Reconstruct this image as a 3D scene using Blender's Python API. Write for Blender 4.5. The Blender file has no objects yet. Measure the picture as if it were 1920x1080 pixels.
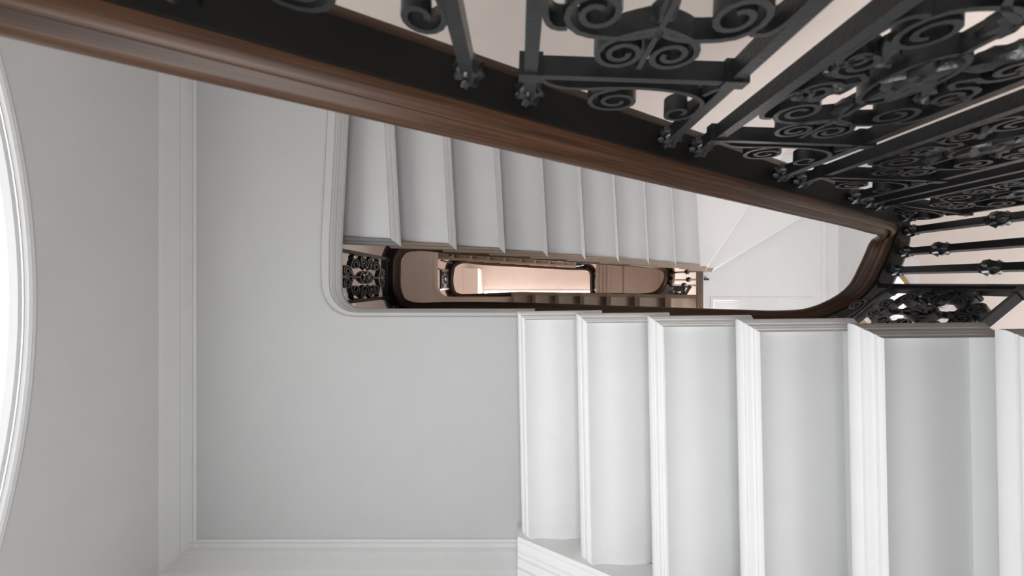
import bpy, bmesh, math, random
from mathutils import Vector, Matrix
random.seed(7)
sc = bpy.context.scene
C = sc.collection

# ------------------------------------------------------------------ camera, sky, lights, exposure
# axes: X along the well, Y across it, Z up; the camera is held over the rail and looks straight up
cam_d = bpy.data.cameras.new('camera')
cam = bpy.data.objects.new('camera', cam_d)
C.objects.link(cam)
cam.location = (0, 0, 0)
cam.rotation_euler = (math.pi, 0, 0)
cam_d.sensor_width = 36.0
cam_d.lens = 720 / 1920 * 36.0
cam_d.shift_x = -12 / 1920
cam_d.shift_y = -10 / 1920
cam_d.clip_start = 0.02
cam_d.dof.use_dof = True
cam_d.dof.focus_distance = 2.2
cam_d.dof.aperture_fstop = 3.5
sc.camera = cam
sc.view_settings.view_transform = 'Standard'
sc.view_settings.look = 'None'
sc.view_settings.gamma = 1
sc.view_settings.use_curve_mapping = False
sc.view_settings.exposure = 0.0

world = bpy.data.worlds.new('world')
sc.world = world
world.use_nodes = True
bg = world.node_tree.nodes['Background']
bg.inputs['Color'].default_value = (1.0, 1.0, 1.0, 1)
bg.inputs['Strength'].default_value = 2.05


def area(name, loc, rot, sx, sy, power, col):
    d = bpy.data.lights.new(name, 'AREA')
    d.shape = 'RECTANGLE'
    d.size = sx
    d.size_y = sy
    d.energy = power
    d.color = col
    o = bpy.data.objects.new(name, d)
    C.objects.link(o)
    o.location = loc
    o.rotation_euler = rot
    return o


# added fill light aimed up at the lower flight, no window behind it
area('hall_fill', (-0.08, 0.50, -0.30), (math.radians(-188), 0, 0), 0.9, 0.5, 25, (0.98, 0.99, 1.0))
# added fill over the right-hand landing, unseen behind the lower flight
area('landing_fill', (2.5, 1.40, 1.75), (math.radians(-115), 0, 0), 1.2, 1.2, 64, (0.93, 0.965, 1.0))
# added warm fill, unseen above the upper right landing; no lamp there
area('upper_landing_fill', (2.45, 0.8, 4.35), (math.radians(180), math.radians(-72), 0), 0.8, 0.8, 62, (1.0, 0.93, 0.87))
# added warm area light on the top floor, besides the strip lamp
area('top_floor_light', (0.9, 0.55, 9.5), (0, 0, 0), 2.4, 0.5, 95, (1.0, 0.94, 0.90))

# ------------------------------------------------------------------ materials
def mat(name, col, rough=0.55, metal=0.0, spec=0.5, var=0.06, scale=6.0, bump=0.0, bscale=120.0, emit=None, estr=0.0):
    m = bpy.data.materials.new(name)
    m.use_nodes = True
    nt = m.node_tree
    b = nt.nodes['Principled BSDF']
    b.inputs['Roughness'].default_value = rough
    b.inputs['Metallic'].default_value = metal
    b.inputs['Specular IOR Level'].default_value = spec
    tc = nt.nodes.new('ShaderNodeTexCoord')
    if var > 0:
        n = nt.nodes.new('ShaderNodeTexNoise')
        n.inputs['Scale'].default_value = scale
        n.inputs['Detail'].default_value = 6
        r = nt.nodes.new('ShaderNodeValToRGB')
        r.color_ramp.elements[0].position = 0.3
        r.color_ramp.elements[1].position = 0.7
        r.color_ramp.elements[0].color = (*[c * (1 - var) for c in col], 1)
        r.color_ramp.elements[1].color = (*[min(1, c * (1 + var)) for c in col], 1)
        nt.links.new(tc.outputs['Object'], n.inputs['Vector'])
        nt.links.new(n.outputs['Fac'], r.inputs['Fac'])
        nt.links.new(r.outputs['Color'], b.inputs['Base Color'])
    else:
        b.inputs['Base Color'].default_value = (*col, 1)
    if bump > 0:
        n2 = nt.nodes.new('ShaderNodeTexNoise')
        n2.inputs['Scale'].default_value = bscale
        n2.inputs['Detail'].default_value = 4
        bp = nt.nodes.new('ShaderNodeBump')
        bp.inputs['Strength'].default_value = bump
        bp.inputs['Distance'].default_value = 0.004
        nt.links.new(tc.outputs['Object'], n2.inputs['Vector'])
        nt.links.new(n2.outputs['Fac'], bp.inputs['Height'])
        nt.links.new(bp.outputs['Normal'], b.inputs['Normal'])
    if emit:
        b.inputs['Emission Color'].default_value = (*emit, 1)
        b.inputs['Emission Strength'].default_value = estr
    return m


M = {}
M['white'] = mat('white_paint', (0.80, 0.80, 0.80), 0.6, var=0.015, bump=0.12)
M['beige'] = mat('beige_paint', (0.80, 0.71, 0.65), 0.65, var=0.02, bump=0.1)
M['peach'] = mat('peach_paint', (0.80, 0.72, 0.68), 0.65, var=0.02, bump=0.1)
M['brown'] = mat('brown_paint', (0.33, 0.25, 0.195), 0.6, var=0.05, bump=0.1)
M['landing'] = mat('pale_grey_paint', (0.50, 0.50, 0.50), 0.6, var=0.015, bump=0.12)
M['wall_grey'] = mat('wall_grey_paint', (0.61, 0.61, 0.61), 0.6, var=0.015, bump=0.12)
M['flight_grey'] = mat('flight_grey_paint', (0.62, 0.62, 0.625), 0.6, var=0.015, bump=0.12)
M['brown_lit'] = mat('lit_brown_paint', (0.68, 0.56, 0.47), 0.6, var=0.04, bump=0.1)  # same brown, brightened in place of more light on the upper half landing
M['brown_shaded'] = mat('shaded_brown_paint', (0.28, 0.215, 0.175), 0.6, var=0.04, bump=0.1)  # same brown, darkened in place of less light on the top landing
M['grey'] = mat('grey_paint', (0.76, 0.76, 0.76), 0.6, var=0.04, bump=0.1)
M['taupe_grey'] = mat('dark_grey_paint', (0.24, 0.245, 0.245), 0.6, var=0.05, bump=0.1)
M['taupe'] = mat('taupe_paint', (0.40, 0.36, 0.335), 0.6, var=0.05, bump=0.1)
M['dark'] = mat('dull_black_iron', (0.008, 0.007, 0.006), 0.7, spec=0.15, var=0.2)
M['iron'] = mat('black_iron', (0.009, 0.0095, 0.010), 0.31, metal=0.0, spec=0.52, var=0.3, scale=40, bump=0.25, bscale=160)
M['brass'] = mat('brass_frame', (0.45, 0.31, 0.14), 0.4, metal=0.3, var=0.1)
M['frame'] = mat('white_window_frame', (0.75, 0.75, 0.75), 0.5, var=0.02)
M['floor'] = mat('dark_floor', (0.14, 0.135, 0.13), 0.5, var=0.2, scale=3)
M['lamp'] = mat('lamp_glass', (1, 1, 1), 0.4, var=0, emit=(1.0, 0.93, 0.88), estr=6.0)
M['lamp_body'] = mat('lamp_body', (0.75, 0.72, 0.7), 0.4, var=0.02)


def wood():
    m = bpy.data.materials.new('varnished_wood')
    m.use_nodes = True
    nt = m.node_tree
    b = nt.nodes['Principled BSDF']
    uv = nt.nodes.new('ShaderNodeUVMap')
    mp = nt.nodes.new('ShaderNodeMapping')
    mp.inputs['Scale'].default_value = (3.0, 60.0, 1.0)
    n = nt.nodes.new('ShaderNodeTexNoise')
    n.inputs['Scale'].default_value = 1.0
    n.inputs['Detail'].default_value = 8
    n.inputs['Roughness'].default_value = 0.6
    r = nt.nodes.new('ShaderNodeValToRGB')
    r.color_ramp.elements[0].position = 0.30
    r.color_ramp.elements[1].position = 0.72
    r.color_ramp.elements[0].color = (0.018, 0.008, 0.004, 1)
    r.color_ramp.elements[1].color = (0.098, 0.044, 0.021, 1)
    nt.links.new(uv.outputs['UV'], mp.inputs['Vector'])
    nt.links.new(mp.outputs['Vector'], n.inputs['Vector'])
    nt.links.new(n.outputs['Fac'], r.inputs['Fac'])
    nt.links.new(r.outputs['Color'], b.inputs['Base Color'])
    b.inputs['Roughness'].default_value = 0.42
    b.inputs['Specular IOR Level'].default_value = 0.3
    b.inputs['Coat Roughness'].default_value = 0.2
    return m


def glass():
    m = bpy.data.materials.new('window_glass')
    m.use_nodes = True
    nt = m.node_tree
    nt.nodes.clear()
    o = nt.nodes.new('ShaderNodeOutputMaterial')
    t = nt.nodes.new('ShaderNodeBsdfTransparent')
    t.inputs['Color'].default_value = (0.97, 0.98, 0.98, 1)
    g = nt.nodes.new('ShaderNodeBsdfGlossy')
    g.inputs['Roughness'].default_value = 0.02
    mx = nt.nodes.new('ShaderNodeMixShader')
    mx.inputs['Fac'].default_value = 0.05
    nt.links.new(t.outputs[0], mx.inputs[1])
    nt.links.new(g.outputs[0], mx.inputs[2])
    nt.links.new(mx.outputs[0], o.inputs['Surface'])
    return m


M['wood'] = wood()
M['glass'] = glass()

# ------------------------------------------------------------------ helpers
def tag(o, label=None, cat=None, group=None, kind=None):
    if label: o['label'] = label
    if cat: o['category'] = cat
    if group: o['group'] = group
    if kind: o['kind'] = kind
    return o


def thing(name, loc, label, cat, group=None):
    o = bpy.data.objects.new(name, None)
    o.empty_display_size = 0.1
    C.objects.link(o)
    o.location = loc
    return tag(o, label, cat, group)


def link(name, me, parent=None, loc=(0, 0, 0), rotz=0.0):
    o = bpy.data.objects.new(name, me)
    C.objects.link(o)
    if parent: o.parent = parent
    o.location = loc
    o.rotation_euler = (0, 0, rotz)
    return o


class MB:
    def __init__(s):
        s.v = []; s.f = []; s.mi = []; s.uv = []

    def add(s, verts, faces, mi=0):
        k = len(s.v)
        s.v += [tuple(p) for p in verts]
        for f in faces:
            s.f.append(tuple(i + k for i in f))
            s.mi.append(mi)

    def box(s, a, b, mi=0):
        x0, y0, z0 = a; x1, y1, z1 = b
        s.add([(x0, y0, z0), (x1, y0, z0), (x1, y1, z0), (x0, y1, z0), (x0, y0, z1), (x1, y0, z1), (x1, y1, z1), (x0, y1, z1)],
              [(0, 3, 2, 1), (4, 5, 6, 7), (0, 1, 5, 4), (1, 2, 6, 5), (2, 3, 7, 6), (3, 0, 4, 7)], mi)

    def prism(s, poly, z0, z1, mi=0):
        n = len(poly)
        s.add([(p[0], p[1], z0) for p in poly] + [(p[0], p[1], z1) for p in poly],
              [tuple(range(n))[::-1], tuple(range(n, 2 * n))] + [(i, (i + 1) % n, n + (i + 1) % n, n + i) for i in range(n)], mi)

    def mesh(s, name, mats, off=(0, 0, 0), smooth=None):
        me = bpy.data.meshes.new(name)
        ox, oy, oz = off
        me.from_pydata([(x - ox, y - oy, z - oz) for x, y, z in s.v], [], s.f)
        for m in (mats if isinstance(mats, (list, tuple)) else [mats]):
            me.materials.append(m)
        me.polygons.foreach_set('material_index', s.mi)
        bm = bmesh.new(); bm.from_mesh(me)
        bmesh.ops.recalc_face_normals(bm, faces=bm.faces)
        bm.to_mesh(me); bm.free()
        if smooth:
            me.polygons.foreach_set('use_smooth', [True] * len(me.polygons))
            me.set_sharp_from_angle(angle=math.radians(smooth))
        me.update()
        return me

    def build(s, name, mats, parent=None, smooth=None):
        off = tuple(parent.location) if parent else (0, 0, 0)
        if parent and parent.parent:
            off = tuple(a + b for a, b in zip(off, parent.parent.location))
        return link(name, s.mesh(name, mats, off, smooth), parent)


def structure(name, mb, mats, smooth=None):
    return tag(mb.build(name, mats, None, smooth), kind='structure')


def inset(poly, w, d):
    """offset every edge i (poly[i]->poly[i+1]) inward by d*w[i]"""
    n = len(poly)
    area2 = sum(poly[i][0] * poly[(i + 1) % n][1] - poly[(i + 1) % n][0] * poly[i][1] for i in range(n))
    sg = 1 if area2 > 0 else -1
    L = []
    for i in range(n):
        a = poly[i]; b = poly[(i + 1) % n]
        dx, dy = b[0] - a[0], b[1] - a[1]
        l = math.hypot(dx, dy) or 1e-9
        nx, ny = -dy / l * sg, dx / l * sg
        L.append((a[0] + nx * d * w[i], a[1] + ny * d * w[i], dx / l, dy / l))
    out = []
    for i in range(n):
        x1, y1, ax, ay = L[i - 1]; x2, y2, bx, by = L[i]
        den = ax * by - ay * bx
        if abs(den) < 1e-4:
            out.append((x2, y2)); continue
        t = ((x2 - x1) * by - (y2 - y1) * bx) / den
        out.append((x1 + ax * t, y1 + ay * t))
    return out


# moulding profile of a tread edge: (inset, z relative to the lip), top to soffit
PROF = [(0.010, 0.020), (0.003, 0.014), (0.0, 0.004), (0.001, -0.010), (0.006, -0.020), (0.010, -0.023), (0.010, -0.029), (0.015, -0.031),
        (0.017, -0.037), (0.021, -0.047), (0.027, -0.052), (0.027, -0.058), (0.032, -0.060), (0.036, -0.066), (0.037, -0.075)]


def slab(poly, w, z, prof=PROF, well=None, mb=None, cove=None):
    """moulded slab; faces along the edges listed in well get material 1"""
    mb = mb or MB()
    n = len(poly)
    rings = []
    for d, dz in prof:
        rings.append([(p[0], p[1], z + dz) for p in inset(poly, w, d)])
    k = len(mb.v)
    for r in rings: mb.v += r
    R = len(rings)
    for j in range(R - 1):
        for i in range(n):
            a = k + j * n + i; b = k + j * n + (i + 1) % n
            mb.f.append((a, b, b + n, a + n))
            mb.mi.append(1 if well and i in well else 0)
    mb.f.append(tuple(k + i for i in range(n))); mb.mi.append(0)
    if cove:                                           # soffit hollowed between the lip edge (a, b) and the front edge (d, c)
        a, b, c, d = [Vector(rings[-1][i]) for i in cove]
        S = [0, 0.03, 0.07, 0.12, 0.18, 0.26, 0.36, 0.44, 0.50, 0.55, 0.60, 0.65, 0.72, 0.80, 0.9, 1.0]
        k2 = len(mb.v)
        for t in S:
            h = 0.020 * (1 - (1 - min(1, t / 0.22)) ** 2) + 0.069 * max(0, (t - 0.34) / 0.66) ** 1.45
            for p, q in ((a, d), (b, c)):
                m = p.lerp(q, t)
                mb.v.append((m.x, m.y, m.z + h))
        for i in range(len(S) - 1):
            mb.f.append((k2 + 2 * i, k2 + 2 * i + 1, k2 + 2 * i + 3, k2 + 2 * i + 2)); mb.mi.append(0)
        ln = len(S)
        q0 = len(mb.v); mb.v += [tuple(d), tuple(c)]
        mb.f.append((k2 + 2 * ln - 2, k2 + 2 * ln - 1, q0 + 1, q0)); mb.mi.append(0)
        mb.f.append(tuple(k2 + 2 * i for i in range(ln)) + (q0,)); mb.mi.append(0)
        mb.f.append((tuple(k2 + 2 * i + 1 for i in range(ln)) + (q0 + 1,))[::-1]); mb.mi.append(0)
    else:
        mb.f.append(tuple(k + (R - 1) * n + i for i in range(n))[::-1]); mb.mi.append(0)
    return mb


def extrude(p0, p1, A, Bv, prof, mb=None, mi=0):
    mb = mb or MB()
    n = len(prof)
    A = Vector(A); Bv = Vector(Bv)
    vs = [Vector(p) + A * a + Bv * b for p in (p0, p1) for a, b in prof]
    mb.add(vs, [(i, (i + 1) % n, n + (i + 1) % n, n + i) for i in range(n)] + [tuple(range(n))[::-1], tuple(range(n, 2 * n))], mi)
    return mb


# ------------------------------------------------------------------ the shell
XL, XR, YF, YB = -1.78, 3.30, 1.44, -1.30
YFS, YBS, XRS = YF - 0.002, YB + 0.002, XR - 0.002       # stair parts stop just short of the walls
ZLOW, ZC = -2.6, 9.75
ZS = 2.05                       # the left wall changes from white to peach at the landing


def wall_with_arch(name, xin, xout, y0, y1, z0, z1, cy, hw, zsill, zspring, zcrown, material, splay=0.0):
    # splay: the arch rises this much towards the outer face
    """wall in the YZ plane with a segmental arched opening"""
    rise = zcrown - zspring
    R = (hw * hw + rise * rise) / (2 * rise)
    N = 24
    mb = MB()
    mb.box((min(xin, xout), y0, z0), (max(xin, xout), cy - hw, z1))
    mb.box((min(xin, xout), cy + hw, z0), (max(xin, xout), y1, z1))
    mb.box((min(xin, xout), cy - hw, z0), (max(xin, xout), cy + hw, zsill))
    ys = [cy - hw + 2 * hw * i / N for i in range(N + 1)]
    zs = [zcrown - R + math.sqrt(R * R - (y - cy) ** 2) for y in ys]
    for i in range(N):
        a, b = ys[i], ys[i + 1]
        v = [(xin, a, zs[i]), (xin, b, zs[i + 1]), (xin, b, z1), (xin, a, z1),
             (xout, a, zs[i] + splay), (xout, b, zs[i + 1] + splay), (xout, b, z1), (xout, a, z1)]
        mb.add(v, [(0, 1, 2, 3), (7, 6, 5, 4), (0, 4, 5, 1), (3, 2, 6, 7)])
    structure(name, mb, material)
    return list(zip(ys, zs))


def window_in_arch(name, x, pts, zsill, fw=0.05, fd=0.03, n=3):
    """frame with bars and a pane per light; stands in the opening at x"""
    ys = [p[0] for p in pts]
    w = tag(bpy.data.objects.new(name, None), kind='structure')
    C.objects.link(w)
    w.location = (x, (ys[0] + ys[-1]) / 2, zsill)
    # architrave moulding round the opening, on the inner face
    fr = MB()
    out = [(ys[0], zsill)] + list(pts) + [(ys[-1], zsill)]
    prof = [(0.002, -0.004), (0.002, 0.016), (0.010, 0.020), (0.016, 0.014), (0.026, 0.012), (0.032, 0.0), (0.032, -0.02)]
    cyy = (ys[0] + ys[-1]) / 2
    vs = []
    for i, (y, z) in enumerate(out):
        a = out[max(0, i - 1)]; b = out[min(len(out) - 1, i + 1)]
        dx, dz = b[0] - a[0], b[1] - a[1]
        l = math.hypot(dx, dz)
        nx, nz = -dz / l, dx / l
        if i == 1 or i == len(out) - 2:
            s = 1.2
        else:
            s = 1.0
        vs.append([(XL + q if x < 0 else XR - q, y + nx * d * s, z + nz * d * s) for d, q in prof])
    k = len(prof)
    allv = [p for r in vs for p in r]
    fs = []
    for i in range(len(vs) - 1):
        for j in range(k - 1):
            fs.append((i * k + j, i * k + j + 1, (i + 1) * k + j + 1, (i + 1) * k + j))
    fr.add(allv, fs)
    fr.build('architrave', M['white'], w)
    # casement frame
    cf = MB()
    for i in range(len(out) - 1):
        (a, za), (b, zb) = out[i], out[i + 1]
        mx = (a + b) / 2; mz = (za + zb) / 2
        def inn(y, z):
            return (y + (fw if y < cyy - 1e-3 and (i == 0) else (-fw if i == len(out) - 2 else 0)), z - (0 if i in (0, len(out) - 2) else fw))
        p = [(a, za), (b, zb), inn(b, zb), inn(a, za)]
        cf.add([(x - fd, q[0], q[1]) for q in p] + [(x + fd, q[0], q[1]) for q in p],
               [(0, 1, 2, 3), (7, 6, 5, 4), (0, 4, 5, 1), (1, 5, 6, 2), (2, 6, 7, 3), (3, 7, 4, 0)])
    cf.box((x - fd, ys[0], zsill), (x + fd, ys[-1], zsill + 0.06))
    cf.build('window_frame', M['frame'], w)
    for j in range(n):
        a = ys[0] + (ys[-1] - ys[0]) * j / n; b = ys[0] + (ys[-1] - ys[0]) * (j + 1) / n
        sub = [p for p in pts if a - 1e-6 <= p[0] <= b + 1e-6]
        pn = MB()
        poly = [(a, zsill)] + sub + [(b, zsill)]
        m_ = len(poly)
        pn.add([(x - 0.004, q[0], q[1]) for q in poly] + [(x + 0.004, q[0], q[1]) for q in poly],
               [tuple(range(m_)), tuple(range(m_, 2 * m_))[::-1]] + [(i, (i + 1) % m_, m_ + (i + 1) % m_, m_ + i) for i in range(m_)])
        pn.build('pane', M['glass'], w)
        if j:
            br = MB(); br.box((x - fd * 0.8, a - 0.02, zsill), (x + fd * 0.8, a + 0.02, sub[0][1])); br.build('mullion', M['frame'], w)
    return w


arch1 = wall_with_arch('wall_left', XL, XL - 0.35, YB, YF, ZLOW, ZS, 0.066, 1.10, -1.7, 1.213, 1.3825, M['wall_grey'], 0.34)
window_in_arch('window_1', XL - 0.022, arch1, -1.7, 0.012, 0.016, 1)
arch2 = wall_with_arch('wall_left', XL, XL - 0.35, YB, YF, ZS, ZC, 0.20, 0.30, 2.6, 3.92, 4.15, M['peach'])
window_in_arch('window_2', XL - 0.10, arch2, 2.6)

w = MB(); w.box((XL - 0.35, YF, ZLOW), (XR + 0.35, YF + 0.2, ZS)); structure('wall_front', w, M['white'])
w = MB(); w.box((XL - 0.35, YF, ZS), (XR + 0.35, YF + 0.2, ZC)); structure('wall_front', w, M['peach'])
w = MB(); w.box((XL - 0.35, YB - 0.2, ZLOW), (XR + 0.35, YB, 2.9)); structure('wall_back', w, M['beige'])
w = MB(); w.box((XL - 0.35, YB - 0.2, 2.9), (XR + 0.35, YB, ZC)); structure('wall_back', w, M['peach'])
w = MB(); w.box((XL - 0.35, YB - 0.2, ZLOW - 0.2), (XR + 0.35, YF + 0.2, ZLOW)); structure('floor', w, M['floor'])
w = MB(); w.box((XL - 0.35, YB - 0.2, ZC), (XR + 0.35, YF + 0.2, ZC + 0.2)); structure('ceiling', w, M['peach'])

# right wall: beige below, white frieze above, with a round window
RC_Y, RC_Z, RC_R = 0.145, 3.50, 0.215
ZFR = 3.62


def wall_right():
    N = 32
    x0, x1 = XR, XR + 0.35
    mb = MB()
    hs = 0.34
    ya, yb, za, zb = RC_Y - hs, RC_Y + hs, RC_Z - hs, RC_Z + hs
    for (a, b, c, d) in ((YB, ya, ZLOW, ZC), (yb, YF, ZLOW, ZC), (ya, yb, ZLOW, za), (ya, yb, zb, ZC)):
        mb.box((x0, a, c), (x1, b, d), 0)
    # square with a round hole, splayed outwards; its white imitates the window's glow
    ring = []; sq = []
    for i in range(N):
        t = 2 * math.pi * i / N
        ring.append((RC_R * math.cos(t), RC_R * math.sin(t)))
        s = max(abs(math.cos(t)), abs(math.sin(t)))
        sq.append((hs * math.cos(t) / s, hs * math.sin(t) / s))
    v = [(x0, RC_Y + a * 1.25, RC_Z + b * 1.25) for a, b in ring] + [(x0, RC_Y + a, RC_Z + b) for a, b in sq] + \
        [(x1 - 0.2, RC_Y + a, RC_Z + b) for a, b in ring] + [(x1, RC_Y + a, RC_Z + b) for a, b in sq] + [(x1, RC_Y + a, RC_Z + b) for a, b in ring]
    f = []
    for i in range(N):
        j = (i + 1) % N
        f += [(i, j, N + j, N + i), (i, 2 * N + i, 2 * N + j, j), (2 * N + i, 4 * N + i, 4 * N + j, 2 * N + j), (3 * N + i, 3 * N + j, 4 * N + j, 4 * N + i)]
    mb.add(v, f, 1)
    return mb


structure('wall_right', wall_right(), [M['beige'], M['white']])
fz = MB(); fz.box((XR - 0.006, YB, 3.47), (XR, -0.195, 4.10)); fz.box((XR - 0.006, -0.195, 3.84), (XR, 0.485, 4.10)); fz.box((XR - 0.006, 0.485, 3.47), (XR, YF, 4.10)); structure('trim_1', fz, M['white'])
rw = tag(bpy.data.objects.new('window_3', None), kind='structure'); C.objects.link(rw); rw.location = (XR, RC_Y, RC_Z)
mb = MB()
N = 32
prof = [(RC_R * 1.25 + 0.028, 0.0), (RC_R * 1.25 + 0.024, -0.02), (RC_R * 1.25 + 0.006, -0.022), (RC_R * 1.25, 0.0)]
vs = []
for i in range(N):
    t = 2 * math.pi * i / N
    for r, q in prof: vs.append((XR + q, RC_Y + r * math.cos(t), RC_Z + r * math.sin(t)))
mb.add(vs, [(i * 4 + j, i * 4 + (j + 1) % 4, ((i + 1) % N) * 4 + (j + 1) % 4, ((i + 1) % N) * 4 + j) for i in range(N) for j in range(4)])
mb.build('window_frame', M['brass'], rw, 30)
mb = MB()
mb.add([(XR + 0.16, RC_Y + RC_R * math.cos(2 * math.pi * i / N), RC_Z + RC_R * math.sin(2 * math.pi * i / N)) for i in range(N)], [tuple(range(N))])
mb.build('pane', M['glass'], rw)

# ------------------------------------------------------------------ staircase
RISE = 0.17


def ya(x): return 0.142 - 0.010 * x                   # well edge of the lower flights
def yb(x): return -0.2127 + 0.0343 * (x + 0.688)      # well edge of the upper flights


LIP_A = [(1.3325 - 0.2675 * k, 1.0625 + RISE * k) for k in range(6)]
LIP_B = [(-0.688 + 0.30 * k, 2.2525 + RISE * k) for k in range(9)]


def flight_a(root, lips, yw, ywall, lean, over, well_mats, body, fillet=True):
    """steps rising towards -X on the +Y side"""
    for k, (x, z) in enumerate(lips):
        y0 = yw(x)
        xf = (lips[k - 1][0] if k else x + (lips[0][0] - lips[1][0])) + over
        poly = [(x, y0), (x + lean * (ywall - y0), ywall), (xf + lean * (ywall - y0), ywall), (xf, yw(xf))]
        mb = slab(poly, [1, 0, 0.6, 1], z, well={3}, cove=(0, 1, 2, 3))
        st = mb.build('step', [body, well_mats(k)], root, 28)
        r = MB()
        zt = z + RISE - 0.065
        xr = x + over * 0.97
        r.prism([(xr, y0 + 0.05), (xr + lean * (ywall - y0), ywall), (xr + 0.03 + lean * (ywall - y0), ywall), (xr + 0.03, y0 + 0.05)], z + 0.01, zt + 0.04)
        r.build('riser', body, root)


def flight_b(root, lips, yw, ywall, lean, over, well_mats, body):
    """steps rising towards +X on the -Y side"""
    for k, (x, z) in enumerate(lips):
        y0 = yw(x)
        xf = (lips[k - 1][0] if k else x - (lips[1][0] - lips[0][0])) - over
        dy = ywall - y0
        poly = [(x, y0), (xf, yw(xf)), (xf + lean * dy, ywall), (x + lean * dy, ywall)]
        mb = slab(poly, [1, 0.6, 0, 1], z, well={0}, cove=(0, 3, 2, 1))
        mb.build('step', [body, well_mats(k)], root, 28)
        r = MB()
        xr = x - over * 0.97
        r.prism([(xr, y0 - 0.05), (xr + lean * dy, ywall), (xr - 0.03 + lean * dy, ywall), (xr - 0.03, y0 - 0.05)], z + 0.01, z + RISE - 0.025)
        r.build('riser', body, root)


# flight A1 : lower right of the picture
fa1 = thing('stair_flight', (1.3, 0.7, 1.0), 'white moulded flight of six broad steps seen from below along the bright lower right', 'stairs')
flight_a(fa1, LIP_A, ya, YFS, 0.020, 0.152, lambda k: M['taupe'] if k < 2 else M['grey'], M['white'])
# flight B1 : behind the rail, with two winders
fb1 = thing('stair_flight', (-0.6, -0.8, 2.2), 'grey-white flight rising to fanned winders beyond the near brown handrail', 'stairs')
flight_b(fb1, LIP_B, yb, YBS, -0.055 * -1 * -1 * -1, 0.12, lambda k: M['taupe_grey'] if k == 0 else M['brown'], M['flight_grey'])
for poly, wts, z, wl in (([(1.84, -0.12), (1.58, -0.135), (1.66, YBS), (2.63, YBS)], [1, 0.6, 0, 1], LIP_B[-1][1] + RISE, {0}),
                         ([(1.985, -0.11), (1.74, -0.125), (2.50, YBS), (XRS, YBS), (XRS, -0.90)], [1, 0.6, 0, 0, 1], LIP_B[-1][1] + 2 * RISE, {0})):
    slab(poly, wts, z, well=wl).build('winder_step', [M['white'], M['brown']], fb1, 28)
# flight B0 : under the near railing (out of the frame)
zb0 = 0.375 - 1.12
fb0 = thing('stair_flight', (-0.6, -0.9, -0.6), 'white flight under the near black railing at the top right', 'stairs')
LIP_B0 = [(-1.2 + 0.30 * k, zb0 + 0.567 * (-1.2 + 0.30 * k + 0.62)) for k in range(10)]
flight_b(fb0, LIP_B0, lambda x: yb(x) - 0.06, YBS, 0.05, 0.12, lambda k: M['brown'], M['white'])

# landings
def round_corner(cx, cy, r, a0, a1, n=8):
    return [(cx + r * math.cos(a0 + (a1 - a0) * i / n), cy + r * math.sin(a0 + (a1 - a0) * i / n)) for i in range(n + 1)]


ZL1 = 2.0825
LAND_PROF = PROF[:-1] + [(0.037, -0.071), (0.075, -0.072), (0.077, -0.077), (0.083, -0.081), (0.088, -0.083)]


def left_landing(root, xe, z, yb_, yf_, r, overA, body, xstep, wlip=None):
    c = round_corner(xe - r, yf_ - r, r, 0, math.pi / 2)      # rounded the convex way in plan of the well
    # well corner: concave for the slab -> arc centred inside the well
    arc = [(xe + r + r * math.cos(t), yf_ - r + r * math.sin(t)) for t in [math.pi - (math.pi / 2) * i / 8 for i in range(9)]]
    poly = [(xe, yb_)] + arc + [(overA, ya(overA) if z < 3 else yf_), (overA, YFS), (XL + 0.002, YFS), (XL + 0.002, YBS), (xe + 0.055, YBS)]
    n = len(poly)
    wts = [1.0] * n
    wts[0] = 1.0
    for i in range(1, 9):
        wts[i] = 1.0 - 0.55 * i / 8
    wts[9] = 0.45
    wts[10] = 0.3
    wts[11] = wts[12] = wts[13] = 0
    wts[14] = 1.0
    mb = slab(poly, wts, z, prof=LAND_PROF)
    return mb.build('landing_slab', [body, body], root, 28)


l1 = thing('stair_landing', (-1.3, 0.3, ZL1), 'pale grey half landing with a rounded well corner above the left window', 'landing')
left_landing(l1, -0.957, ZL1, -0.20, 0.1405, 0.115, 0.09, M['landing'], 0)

# right-hand landing of the first floor
ZR1 = LIP_B[-1][1] + 3 * RISE
r1 = thing('stair_landing', (2.5, 0.4, ZR1), 'white landing ceiling with a moulded panel at the far right of the well', 'landing')
slab([(1.91, -0.16), (1.915, YFS), (XRS, YFS), (XRS, -1.0)], [1, 0, 0, 0.6], ZR1, well={0}).build('landing_slab', [M['white'], M['brown']], r1, 28)


def frame_ring(x0, x1, y0, y1, z, prof):
    mb = MB()
    k = len(prof)
    vs = []
    for d, dz in prof:
        vs += [(x0 + d, y0 + d, z + dz), (x1 - d, y0 + d, z + dz), (x1 - d, y1 - d, z + dz), (x0 + d, y1 - d, z + dz)]
    mb.add(vs, [(j * 4 + i, j * 4 + (i + 1) % 4, (j + 1) * 4 + (i + 1) % 4, (j + 1) * 4 + i) for j in range(k - 1) for i in range(4)])
    return mb


frame_ring(2.02, 3.12, 0.150, 1.24, ZR1 - 0.075, [(0.0, 0.002), (0.0, -0.006), (0.03, -0.010), (0.04, -0.003), (0.055, -0.003), (0.060, 0.002)]).build('panel_moulding', M['white'], r1)

# right-hand landing of the level below (the railing at the right stands on it)
ZR0 = 0.8925
r0 = thing('stair_landing', (2.5, 0.2, ZR0), 'landing under the plain railing bars at the right edge', 'landing')
slab([(1.62, -0.30), (1.70, -0.16), (1.66, 0.10), (1.55, 0.16), (1.55, YFS), (XRS, YFS), (XRS, YBS), (1.62, YBS)], [1, 1, 1, 1, 0, 0, 0, 0], ZR0, well={0, 1, 2}).build('landing_slab', [M['white'], M['brown']], r0, 28)

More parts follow.
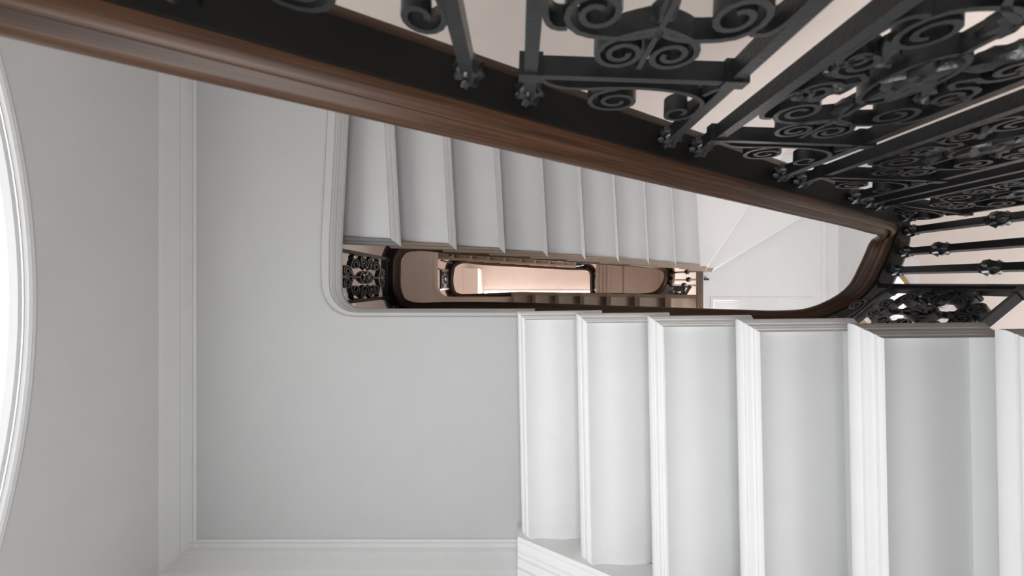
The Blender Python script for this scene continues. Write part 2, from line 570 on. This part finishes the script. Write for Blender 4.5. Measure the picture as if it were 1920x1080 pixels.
# second floor: brown painted in the warm light
LIP_A2 = [(1.64 - 0.29 * k, ZR1 + RISE * (k + 1)) for k in range(7)]
fa2 = thing('stair_flight', (1.6, 0.8, 4.3), 'brown flight of small steps high up along the lower side of the well', 'stairs')
ya2 = lambda x: 0.135
flight_a(fa2, LIP_A2, ya2, YFS, 0.0, 0.12, lambda k: M['brown'], M['brown'])
ZL2 = LIP_A2[-1][1] + RISE
l2 = thing('stair_landing', (-1.4, 0.3, ZL2), 'brown upper half landing with a pale rounded edge moulding deep in the well', 'landing')
left_landing(l2, -1.148, ZL2, -0.36, 0.20, 0.17, 0.0, M['brown_lit'], 0)
LIP_B2 = [(-0.95 + 0.25 * k, ZL2 + RISE * (k + 1)) for k in range(9)]
fb2 = thing('stair_flight', (-0.9, -0.9, ZL2), 'brown topmost flight along the upper side of the well', 'stairs')
flight_b(fb2, LIP_B2, lambda x: -0.335 + 0.03 * (x + 0.9), YBS, 0.0, 0.10, lambda k: M['brown'], M['brown'])
ZL3 = LIP_B2[-1][1] + RISE
l3 = thing('stair_landing', (2.0, 0, ZL3), 'brown top landing with ribbed edge mouldings right of the bright ceiling', 'landing')
slab([(1.46, YBS), (1.44, YFS), (2.75, YFS), (2.75, YBS)], [1, 0, 0.6, 0], ZL3,
     prof=[(0.0, 0.02), (0.0, -0.02), (0.05, -0.03), (0.06, -0.05), (0.11, -0.055), (0.12, -0.08), (0.17, -0.085), (0.18, -0.11), (0.24, -0.115), (0.26, -0.10), (0.47, -0.10), (0.49, -0.13), (0.52, -0.13)]
     ).build('landing_slab', [M['brown_shaded'], M['brown_shaded']], l3, 28)

# ------------------------------------------------------------------ cornices and string mouldings
CORN = [(0.0, 0.02), (0.0, -0.006), (0.012, -0.012), (0.022, -0.006), (0.040, -0.010), (0.050, -0.030), (0.056, -0.036), (0.062, -0.034),
        (0.075, -0.050), (0.095, -0.085), (0.100, -0.092), (0.108, -0.100), (0.108, 0.02)]
zs1 = ZL1 - 0.083
structure('trim_2', extrude((XL + 0.108, YB, zs1), (XL + 0.108, YF, zs1), (-1, 0, 0), (0, 0, 1), CORN), M['wall_grey'], 28)
structure('trim_3', extrude((XL, YF - 0.108, zs1), (-0.0045, YF - 0.108, zs1), (0, 1, 0), (0, 0, 1), CORN), M['wall_grey'], 28)
# raking string under the lower flight, against the front wall
m_ = RISE / 0.2675
x0s = LIP_A[-1][0] + 0.036
z0s = LIP_A[-1][1] - 0.078
STR = [(0.03, 0.235), (0.0, -0.004), (0.014, -0.012), (0.026, -0.006), (0.060, -0.010), (0.066, -0.020), (0.080, -0.022), (0.084, -0.034),
       (0.118, -0.038), (0.120, -0.052), (0.150, -0.056), (0.20, -0.080), (0.215, -0.085), (0.215, 0.24)]
structure('trim_4', extrude((x0s - 0.035, YF - 0.215, z0s + 0.035 * m_), (x0s + 1.75, YF - 0.215, z0s - 1.75 * m_), (0, 1, 0), (0, 0, 1), STR), M['white'], 28)
# right wall cornice under the landing
zs2 = ZR1 - 0.075
structure('trim_5', extrude((XR - 0.108, -0.95, zs2), (XR - 0.108, YF, zs2), (1, 0, 0), (0, 0, 1), CORN), M['white'], 28)

# ------------------------------------------------------------------ handrail
HP = [(-0.036, 0.0), (-0.044, 0.003), (-0.058, 0.006), (-0.064, 0.013), (-0.063, 0.021), (-0.056, 0.025), (-0.053, 0.029), (-0.057, 0.034), (-0.073, 0.038), (-0.081, 0.047),
      (-0.082, 0.060), (-0.078, 0.072), (-0.066, 0.082), (-0.044, 0.091), (-0.016, 0.095)]
HPROF = HP + [(-a, b) for a, b in HP[::-1]]


def rail_b0_z(x): return 0.375 + 0.567 * (x + 0.62)
def rail_b0_y(x): return -0.369 + 0.0343 * (x + 0.62)
def rail_a1_z(x): return 1.985 + 0.6355 * (1.3325 - x)
def rail_b1_y(x): return -0.330 + 0.0343 * (x + 0.65)
def rail_b1_z(x): return 3.18 + 0.567 * (x + 0.688)
def rail_a2_z(x): return 5.22 + 0.586 * (1.64 - x)
def rail_b2_y(x): return -0.40 + 0.03 * (x + 0.9)
def rail_b2_z(x): return ZL2 + 0.17 + 0.90 + 0.68 * (x + 0.95)


KEY = [(x, rail_b0_y(x), rail_b0_z(x)) for x in (-1.5, -1.0, -0.5, 0, 0.5, 1.0, 1.3)]
KEY += [(1.52, rail_b0_y(1.52), 1.60), (1.675, -0.284, 1.69), (1.755, -0.232, 1.76), (1.760, -0.14, 1.79), (1.738, -0.05, 1.81), (1.712, 0.035, 1.83), (1.666, 0.110, 1.86),
        (1.59, 0.172, 1.895), (1.50, 0.215, 1.935), (1.38, 0.230, 1.99)]
KEY += [(x, 0.230, rail_a1_z(x)) for x in (1.2, 0.8, 0.4, 0.05)]
KEY += [(-0.25, 0.233, 2.985), (-0.55, 0.235, 3.025), (-0.86, 0.235, 3.03), (-0.968, 0.185, 3.03), (-1.020, 0.07, 3.03), (-1.025, -0.08, 3.03), (-1.015, -0.21, 3.035), (-0.955, -0.305, 3.05), (-0.84, -0.342, 3.10)]
KEY += [(x, rail_b1_y(x), rail_b1_z(x)) for x in (-0.55, -0.1, 0.4, 0.9, 1.4)]
KEY += [(1.68, -0.235, 4.55), (1.83, -0.205, 4.72), (1.935, -0.13, 4.88), (1.97, -0.01, 5.0), (1.945, 0.11, 5.07), (1.86, 0.195, 5.12), (1.72, 0.225, 5.18)]
KEY += [(x, 0.228, rail_a2_z(x)) for x in (1.4, 0.9, 0.4, 0.0)]
KEY += [(-0.3, 0.245, 6.27), (-0.8, 0.265, 6.30), (-0.97, 0.262, 6.30), (-1.09, 0.21, 6.30), (-1.145, 0.08, 6.30), (-1.15, -0.14, 6.30), (-1.11, -0.30, 6.32), (-0.99, -0.39, 6.36)]
KEY += [(x, rail_b2_y(x), rail_b2_z(x)) for x in (-0.6, 0.0, 0.6, 1.1)]
KEY += [(1.36, -0.335, 7.88), (1.50, -0.30, 7.96), (1.565, -0.20, 7.97), (1.575, 0.0, 7.97), (1.575, 0.6, 7.97), (1.575, 1.40, 7.97)]


def catmull(K, step=0.035):
    P = [Vector(k) for k in K]
    P = [P[0] * 2 - P[1]] + P + [P[-1] * 2 - P[-2]]
    out = []
    for i in range(1, len(P) - 2):
        p0, p1, p2, p3 = P[i - 1], P[i], P[i + 1], P[i + 2]
        t0 = 0; t1 = t0 + (p1 - p0).length ** 0.5; t2 = t1 + (p2 - p1).length ** 0.5; t3 = t2 + (p3 - p2).length ** 0.5
        n = max(2, int((p2 - p1).length / step))
        for j in range(n):
            t = t1 + (t2 - t1) * j / n
            a1 = p0 * ((t1 - t) / (t1 - t0)) + p1 * ((t - t0) / (t1 - t0))
            a2 = p1 * ((t2 - t) / (t2 - t1)) + p2 * ((t - t1) / (t2 - t1))
            a3 = p2 * ((t3 - t) / (t3 - t2)) + p3 * ((t - t2) / (t3 - t2))
            b1 = a1 * ((t2 - t) / (t2 - t0)) + a2 * ((t - t0) / (t2 - t0))
            b2 = a2 * ((t3 - t) / (t3 - t1)) + a3 * ((t - t1) / (t3 - t1))
            out.append(b1 * ((t2 - t) / (t2 - t1)) + b2 * ((t - t1) / (t2 - t1)))
    out.append(P[-2])
    return out


PATH = catmull(KEY)


def sweep_rail(path, prof, closed=True):
    n = len(prof)
    vs = []
    dist = [0.0]
    for i, p in enumerate(path):
        t = path[min(i + 1, len(path) - 1)] - path[max(i - 1, 0)]
        h = Vector((t.x, t.y, 0)).normalized()
        nrm = Vector((h.y, -h.x, 0))
        for a, b in prof: vs.append(p + nrm * a + Vector((0, 0, b)))
        if i: dist.append(dist[-1] + (p - path[i - 1]).length)
    fs = [(i * n + j, i * n + (j + 1) % n, (i + 1) * n + (j + 1) % n, (i + 1) * n + j) for i in range(len(path) - 1) for j in range(n)]
    fs += [tuple(range(n))[::-1], tuple((len(path) - 1) * n + j for j in range(n))]
    return vs, fs, dist, n


vs, fs, dist, n = sweep_rail(PATH, HPROF)
mb = MB(); mb.add(vs, fs)
hr = thing('handrail', tuple(PATH[0]), 'long brown varnished handrail winding up all floors of the open well', 'handrail')
me = mb.mesh('rail', M['wood'], tuple(PATH[0]), 50)
uvl = me.uv_layers.new(name='UVMap')
for poly in me.polygons:
    js = [me.loops[li].vertex_index % n for li in poly.loop_indices]
    wrap = max(js) - min(js) > n // 2
    for li in poly.loop_indices:
        vi = me.loops[li].vertex_index
        jj = vi % n
        if wrap and jj == 0: jj = n
        uvl.data[li].uv = (dist[vi // n], jj / n)
rail_o = link('rail', me, hr)
cs, cf_, _, _ = sweep_rail(PATH, [(-0.034, 0.003), (-0.034, -0.012), (0.034, -0.012), (0.034, 0.003)])
mb = MB(); mb.add(cs, cf_); mb.build('iron_core_bar', M['dark'], hr)['label'] = 'black iron bar under the wooden rail'

# ------------------------------------------------------------------ wrought iron pieces (meshes shared by all railings)
PW, PH, DEP, TH = 0.328, 0.52, 0.030, 0.0085
SCROLLS = []


def strip(pts, th=TH, dep=DEP):
    """flat bar bent along pts in the local XZ plane, depth along Y"""
    mb = MB()
    n = len(pts)
    vs = []
    for i, (x, z) in enumerate(pts):
        a = pts[max(0, i - 1)]; b = pts[min(n - 1, i + 1)]
        dx, dz = b[0] - a[0], b[1] - a[1]
        l = math.hypot(dx, dz) or 1e-9
        nx, nz = -dz / l * th / 2, dx / l * th / 2
        vs += [(x + nx, -dep / 2, z + nz), (x - nx, -dep / 2, z - nz), (x - nx, dep / 2, z - nz), (x + nx, dep / 2, z + nz)]
    fs = [(i * 4 + j, i * 4 + (j + 1) % 4, (i + 1) * 4 + (j + 1) % 4, (i + 1) * 4 + j) for i in range(n - 1) for j in range(4)]
    fs += [(3, 2, 1, 0), tuple((n - 1) * 4 + j for j in range(4))]
    mb.add(vs, fs)
    return mb


def spiral(cx, cz, r, a0, turns, sq=1.0, rin=0.28, n=14):
    """from outside (angle a0) inwards; turns may be negative"""
    m = int(abs(turns) * n) + 1
    out = []
    for i in range(m + 1):
        f = i / m
        a = a0 + 2 * math.pi * turns * f
        rr = r * (1 - (1 - rin) * f ** 0.85)
        out.append((cx + rr * math.cos(a), cz + rr * math.sin(a) * sq))
    return out


def bez(p0, p1, p2, p3, n=10):
    return [tuple((1 - t) ** 3 * a + 3 * (1 - t) ** 2 * t * b + 3 * (1 - t) * t * t * c + t ** 3 * d for a, b, c, d in zip(p0, p1, p2, p3)) for t in [i / n for i in range(n + 1)]]


def mirror(pts, cx=PW / 2): return [(2 * cx - x, z) for x, z in pts]
def flipz(pts, cz): return [(x, 2 * cz - z) for x, z in pts]


mid = PW / 2
heart = bez((mid - 0.002, -0.125), (mid + 0.02, -0.115), (mid + 0.066, -0.105), (mid + 0.071, -0.068), 8)[:-1] + spiral(mid + 0.036, -0.066, 0.035, 0, 1.55)
big = bez((mid, -0.12), (mid + 0.02, -0.095), (mid + 0.06, -0.100), (mid + 0.087, -0.104), 8)[:-1] + spiral(mid + 0.087, -0.146, 0.042, math.pi / 2, -1.6, 1.0)
tend = bez((mid + 0.120, -0.118), (mid + 0.150, -0.11), (mid + 0.155, -0.14), (mid + 0.150, -0.20), 8)[:-1] + spiral(mid + 0.128, -0.205, 0.022, 0, -1.2)
midc = spiral(mid + 0.112, -PH / 2 + 0.040, 0.034, math.pi * 1.25, 1.4)[::-1] + bez((mid + 0.088, -PH / 2 + 0.016), (mid + 0.062, -PH / 2), (mid + 0.062, -PH / 2), (mid + 0.088, -PH / 2 - 0.016), 6)[1:-1] + spiral(mid + 0.112, -PH / 2 - 0.040, 0.034, math.pi * 0.75, -1.4)
oval = [(mid + 0.044 * math.cos(t), -PH / 2 + 0.072 * math.sin(t)) for t in [2 * math.pi * i / 24 for i in range(25)]]
stem = [(mid, -0.03), (mid, -0.08), (mid, -0.13), (mid, -PH / 2 + 0.068)]
curves = [heart, mirror(heart), big, mirror(big), tend, mirror(tend), midc, mirror(midc), oval, stem]
zc_ = -PH / 2
low = [flipz(c, zc_) for c in (heart, mirror(heart), big, mirror(big), tend, mirror(tend), stem)]
FULL = [strip(c).mesh('scroll', M['iron'], smooth=40) for c in curves + low]
# spandrel between crossbar and sloping rail (rail rises towards +x locally)
sp1 = bez((0.015, 0.008), (0.05, 0.05), (0.09, 0.03), (0.15, 0.032), 8)[:-1] + spiral(0.155, 0.076, 0.054, -math.pi / 2, -1.8, 0.82, 0.2)
sp2 = bez((0.10, 0.034), (0.20, 0.016), (0.32, 0.03), (0.318, 0.10), 12)[:-1] + spiral(0.285, 0.115, 0.033, -0.2, 1.1, 1.1)
sp3 = bez((0.30, 0.045), (0.31, 0.02), (0.325, 0.012), (0.33, 0.008), 6)
SPAN = [strip(c).mesh('scroll', M['iron'], smooth=40) for c in (sp1, sp2, sp3)]


def leaf_blob(r, h, lobes=7, seg=21):
    mb = MB()
    rows = [(0.45, -0.5), (0.8, -0.34), (1.0, -0.16), (0.78, -0.02), (1.05, 0.12), (0.9, 0.30), (0.5, 0.5)]
    vs = []
    for k, (q, z) in enumerate(rows):
        for i in range(seg):
            a = 2 * math.pi * i / seg
            rr = r * q * (1 + 0.20 * math.cos(lobes * a + k * 1.3))
            vs.append((rr * math.cos(a), rr * math.sin(a), h * z))
    fs = [(k * seg + i, k * seg + (i + 1) % seg, (k + 1) * seg + (i + 1) % seg, (k + 1) * seg + i) for k in range(len(rows) - 1) for i in range(seg)]
    fs += [tuple(range(seg))[::-1], tuple((len(rows) - 1) * seg + i for i in range(seg))]
    mb.add(vs, fs)
    return mb


COLLAR = leaf_blob(0.024, 0.055).mesh('leaf_collar', M['iron'], smooth=50)
KNOB = leaf_blob(0.027, 0.075, 6).mesh('leaf_knob', M['iron'], smooth=50)


def rosette():
    mb = MB()
    seg = 24
    rows = [(0.0, -0.024), (0.010, -0.023), (0.014, -0.016), (0.030, -0.020), (0.034, -0.012), (0.034, 0.012), (0.030, 0.020), (0.014, 0.016), (0.010, 0.023), (0.0, 0.024)]
    vs = []
    for k, (r, y) in enumerate(rows):
        for i in range(seg):
            a = 2 * math.pi * i / seg
            rr = max(r, 0.001) * (1 + (0.22 * math.cos(6 * a) if r > 0.02 else 0))
            vs.append((rr * math.cos(a), y, rr * math.sin(a) * 1.4))
    fs = [(k * seg + i, k * seg + (i + 1) % seg, (k + 1) * seg + (i + 1) % seg, (k + 1) * seg + i) for k in range(len(rows) - 1) for i in range(seg)]
    mb.add(vs, fs)
    return mb


ROSE = rosette().mesh('rosette', M['iron'], smooth=50)
# leaf where the scrolls meet
LEAF = leaf_blob(0.016, 0.085, 5, 15).mesh('leaf', M['iron'], smooth=50)
BAR = MB(); BAR.box((-0.0105, -0.015, 0), (0.0105, 0.015, 1)); BAR = BAR.mesh('baluster', M['iron'])
_b = MB()
for zz in (0.0, -PH): _b.box((0, -0.016, zz - 0.0065), (PW, 0.016, zz + 0.0065))
for xx in (0, PW):
    _b.box((xx - 0.008, -0.012, -PH), (xx + 0.008, 0.012, 0))
    for zz in (0.0, -PH): _b.box((xx - 0.019, -0.019, zz - 0.011), (xx + 0.019, 0.019, zz + 0.011))
CROSS = _b.mesh('scroll_panel', M['iron'])


def baluster(root, x, y, z0, z1, rot, collar=True, knobs=()):
    rx, ry, rz = root.location
    b = link('baluster', BAR, root, (x - rx, y - ry, z0 - rz), rot)
    b.scale = (1, 1, z1 - z0)
    if collar:
        c = link('leaf_collar', COLLAR, root, (x - rx, y - ry, z1 - 0.035 - rz), rot)
    for q in knobs:
        link('leaf_knob', KNOB, root, (x - rx, y - ry, q - rz), rot)
    return b


def panel(root, x, y, zt, rot, span=True, w=PW, h=1.0):
    rx, ry, rz = root.location
    p = link('scroll_panel', CROSS, root, (x - rx, y - ry, zt - rz), rot)
    p.scale = (w / PW, 1, h)
    for me in FULL: link('scroll', me, p)
    if span:
        for me in SPAN: link('scroll', me, p)
    link('rosette', ROSE, p, (mid, 0, -PH / 2)).scale = (1.15, 1, 1.2)
    for sx in (-1, 1):
        for sz in (-1, 1):
            lf = link('leaf', LEAF, p, (mid + sx * 0.083, 0, -PH / 2 + sz * 0.052))
            lf.rotation_euler = (0, sx * sz * 0.7, 0)
            lf.scale = (0.9, 0.9, 0.95)
        bd = link('leaf', LEAF, p, (mid + sx * 0.105, 0, -PH / 2))
        bd.rotation_euler = (0, math.pi / 2, 0)
        bd.scale = (0.7, 0.7, 0.7)
    link('leaf', LEAF, p, (mid, 0, -0.125)); link('leaf', LEAF, p, (mid, 0, -PH + 0.125))
    return p


def slope_run(root, xs, fy, fz, fbase, sgn, drop=0.105, h=0.76):
    """xs: x of the low bar of every panel; sgn=+1 when the rail rises towards +x"""
    for x in xs:
        x2 = x + sgn * PW
        rot = math.atan2((fy(x2) - fy(x)) * 1.0, (x2 - x))
        for q in (x, x2):
            baluster(root, q, fy(q), fbase(q), fz(q) - 0.010, rot if sgn > 0 else rot - math.pi)
        panel(root, x, fy(x), fz(x) - drop, rot, h=h)


def top_of(lips, x, sgn, below, over=0.115):
    run = abs(lips[1][0] - lips[0][0])
    z = below
    for lx, lz in lips:
        if (x - lx) * sgn > -run - over: z = lz
    return z + 0.021


# near railing
ir0 = thing('iron_railing', (-0.6, -0.4, -0.6), 'black scrolled iron railing hanging close overhead at the upper right', 'railing')
slope_run(ir0, [-0.84, -0.41, 0.02, 0.445, 0.875], rail_b0_y, rail_b0_z, lambda x: top_of(LIP_B0, x, 1, -1.5), 1, drop=0.12, h=1.0)
for q in (1.30, 1.38):
    baluster(ir0, q, rail_b0_y(q), top_of(LIP_B0, q, 1, -1.5), rail_b0_z(q) - 0.01, 0)
panel(ir0, 1.38, rail_b0_y(1.38), rail_b0_z(1.38) - 0.105, math.radians(8), w=0.26)

# railing round the right end of the level below
irr = thing('iron_railing', (1.7, 0.0, ZR0), 'black railing with plain knobbed bars and a scroll panel round the right end', 'railing')
for (x, y, zr, kn) in ((1.675, -0.284, 1.69, ()), (1.755, -0.232, 1.755, (1.40,)), (1.760, -0.14, 1.785, (1.60,)), (1.738, -0.055, 1.805, (1.41,))):
    baluster(irr, x, y, ZR0, zr - 0.01, math.radians(20), True, kn)
bar3 = baluster(irr, 1.705, 0.015, ZR0, 1.82, math.radians(60), False)
bar3.scale = (0.7, 0.5, 1.82 - ZR0)
panel(irr, 1.695, 0.035, 1.74, math.atan2(0.165, -0.20), span=True, w=0.27, h=0.86)

# railing of the lower flight
ira = thing('iron_railing', (0.7, 0.2, 1.1), 'black iron railing on the bright lower flight, seen edge on under its rail', 'railing')
def top_a(x):
    z = ZR0
    for (lx, lz) in LIP_A:
        if x < lx + 0.2675 + 0.17: z = lz
    return (ZL1 if x < 0.10 else z) + 0.021
slope_run(ira, [1.42 - 0.43 * i for i in range(4)], lambda x: 0.230, rail_a1_z, lambda x: top_a(x), -1)

# half-landing railing, left
irl = thing('iron_railing', (-1.0, 0, ZL1), 'small black scrolled railing on the half landing at the left end of the well', 'railing')
for (x, y) in ((-1.023, 0.115), (-1.023, -0.185), (-0.965, -0.292), (-0.95, 0.20), (-0.86, 0.235), (-0.5, 0.235), (-0.12, 0.233)):
    baluster(irl, x, y, ZL1 + (0.195 if y < -0.22 else 0.021), 3.02, math.pi / 2 if x < -0.9 else 0)
panel(irl, -1.023, -0.185, 2.95, math.pi / 2, False, w=0.30, h=1.5)
panel(irl, -0.86, 0.235, 2.95, 0, False)
panel(irl, -0.48, 0.235, 2.94, 0, False)

# upper flight railing
irb = thing('iron_railing', (-0.6, -0.3, 2.2), 'black railing on the flight with brown step ends, edge on', 'railing')
def top_b(x):
    z = ZL1
    for (lx, lz) in LIP_B:
        if x > lx - 0.30 - 0.115: z = lz
    return z + 0.021
slope_run(irb, [-0.78 + 0.43 * i for i in range(6)], rail_b1_y, rail_b1_z, top_b, 1)

# turn at the right end of the first floor
irt = thing('iron_railing', (1.9, 0, ZR1), 'small black railing at the right end of the well against bright plaster', 'railing')
for (x, y, zr, zb_) in ((1.84, -0.20, 4.72, 3.80), (1.94, -0.125, 4.87, 3.96), (1.972, -0.035, 4.97, 4.0), (1.972, 0.03, 5.0, ZR1)):
    baluster(irt, x, y, zb_, zr, math.pi / 2, True, (zb_ + 0.45,))
panel(irt, 1.962, 0.05, 4.92, math.radians(120), False, w=0.2)

# second floor flights and half landing
ir2 = thing('iron_railing', (0.8, 0.2, ZR1), 'tiny black railing on the high brown lower-side flight', 'railing')
slope_run(ir2, [1.55 - 0.43 * i for i in range(4)], lambda x: 0.228, rail_a2_z, lambda x: top_of(LIP_A2, x, -1, ZR1), -1)
ir3 = thing('iron_railing', (-1.1, 0, ZL2), 'tiny black scrolled railing on the upper brown half landing', 'railing')
for (x, y) in ((-1.14, 0.10), (-1.15, -0.20), (-1.10, -0.32), (-0.98, -0.40), (-1.08, 0.215), (-0.95, 0.26)):
    baluster(ir3, x, y, ZL2 + 0.015, 6.29, math.pi / 2)
panel(ir3, -1.15, -0.18, 6.22, math.pi / 2, False, w=0.27)
ir4 = thing('iron_railing', (0.2, -0.35, ZL2), 'tiny black railing on the topmost brown flight', 'railing')
slope_run(ir4, [-0.85 + 0.43 * i for i in range(5)], rail_b2_y, rail_b2_z, lambda x: top_of(LIP_B2, x, 1, ZL2), 1)
ir5 = thing('iron_railing', (1.57, 0.2, ZL3), 'tiny black railing along the edge of the top landing', 'railing')
for y in (-0.19, 0.15, 0.23, 0.57, 0.65, 0.99):
    baluster(ir5, 1.575, y, ZL3 + 0.02, 7.96, math.pi / 2)
for y in (-0.19, 0.23, 0.65):
    panel(ir5, 1.575, y, 7.89, math.pi / 2, False)

# ------------------------------------------------------------------ top floor
bk = MB(); bk.box((-1.278, -0.322, 8.6), (-0.908, YF, ZC)); structure('trim_6', bk, M['peach'])
bk = MB(); bk.box((XL, YB, 8.5), (-1.278, YF, ZC)); structure('trim_7', bk, M['peach'])
tl = thing('ceiling_light', (0.5, 0.27, ZC), 'long glowing white strip lamp on the peach top ceiling', 'lamp')
b = MB(); b.box((-0.86, 0.20, ZC - 0.05), (1.95, 0.36, ZC)); b.build('lamp_body', M['lamp_body'], tl)
b = MB(); b.box((-0.85, 0.21, ZC - 0.09), (1.94, 0.35, ZC - 0.05)); b.build('diffuser', M['lamp'], tl)
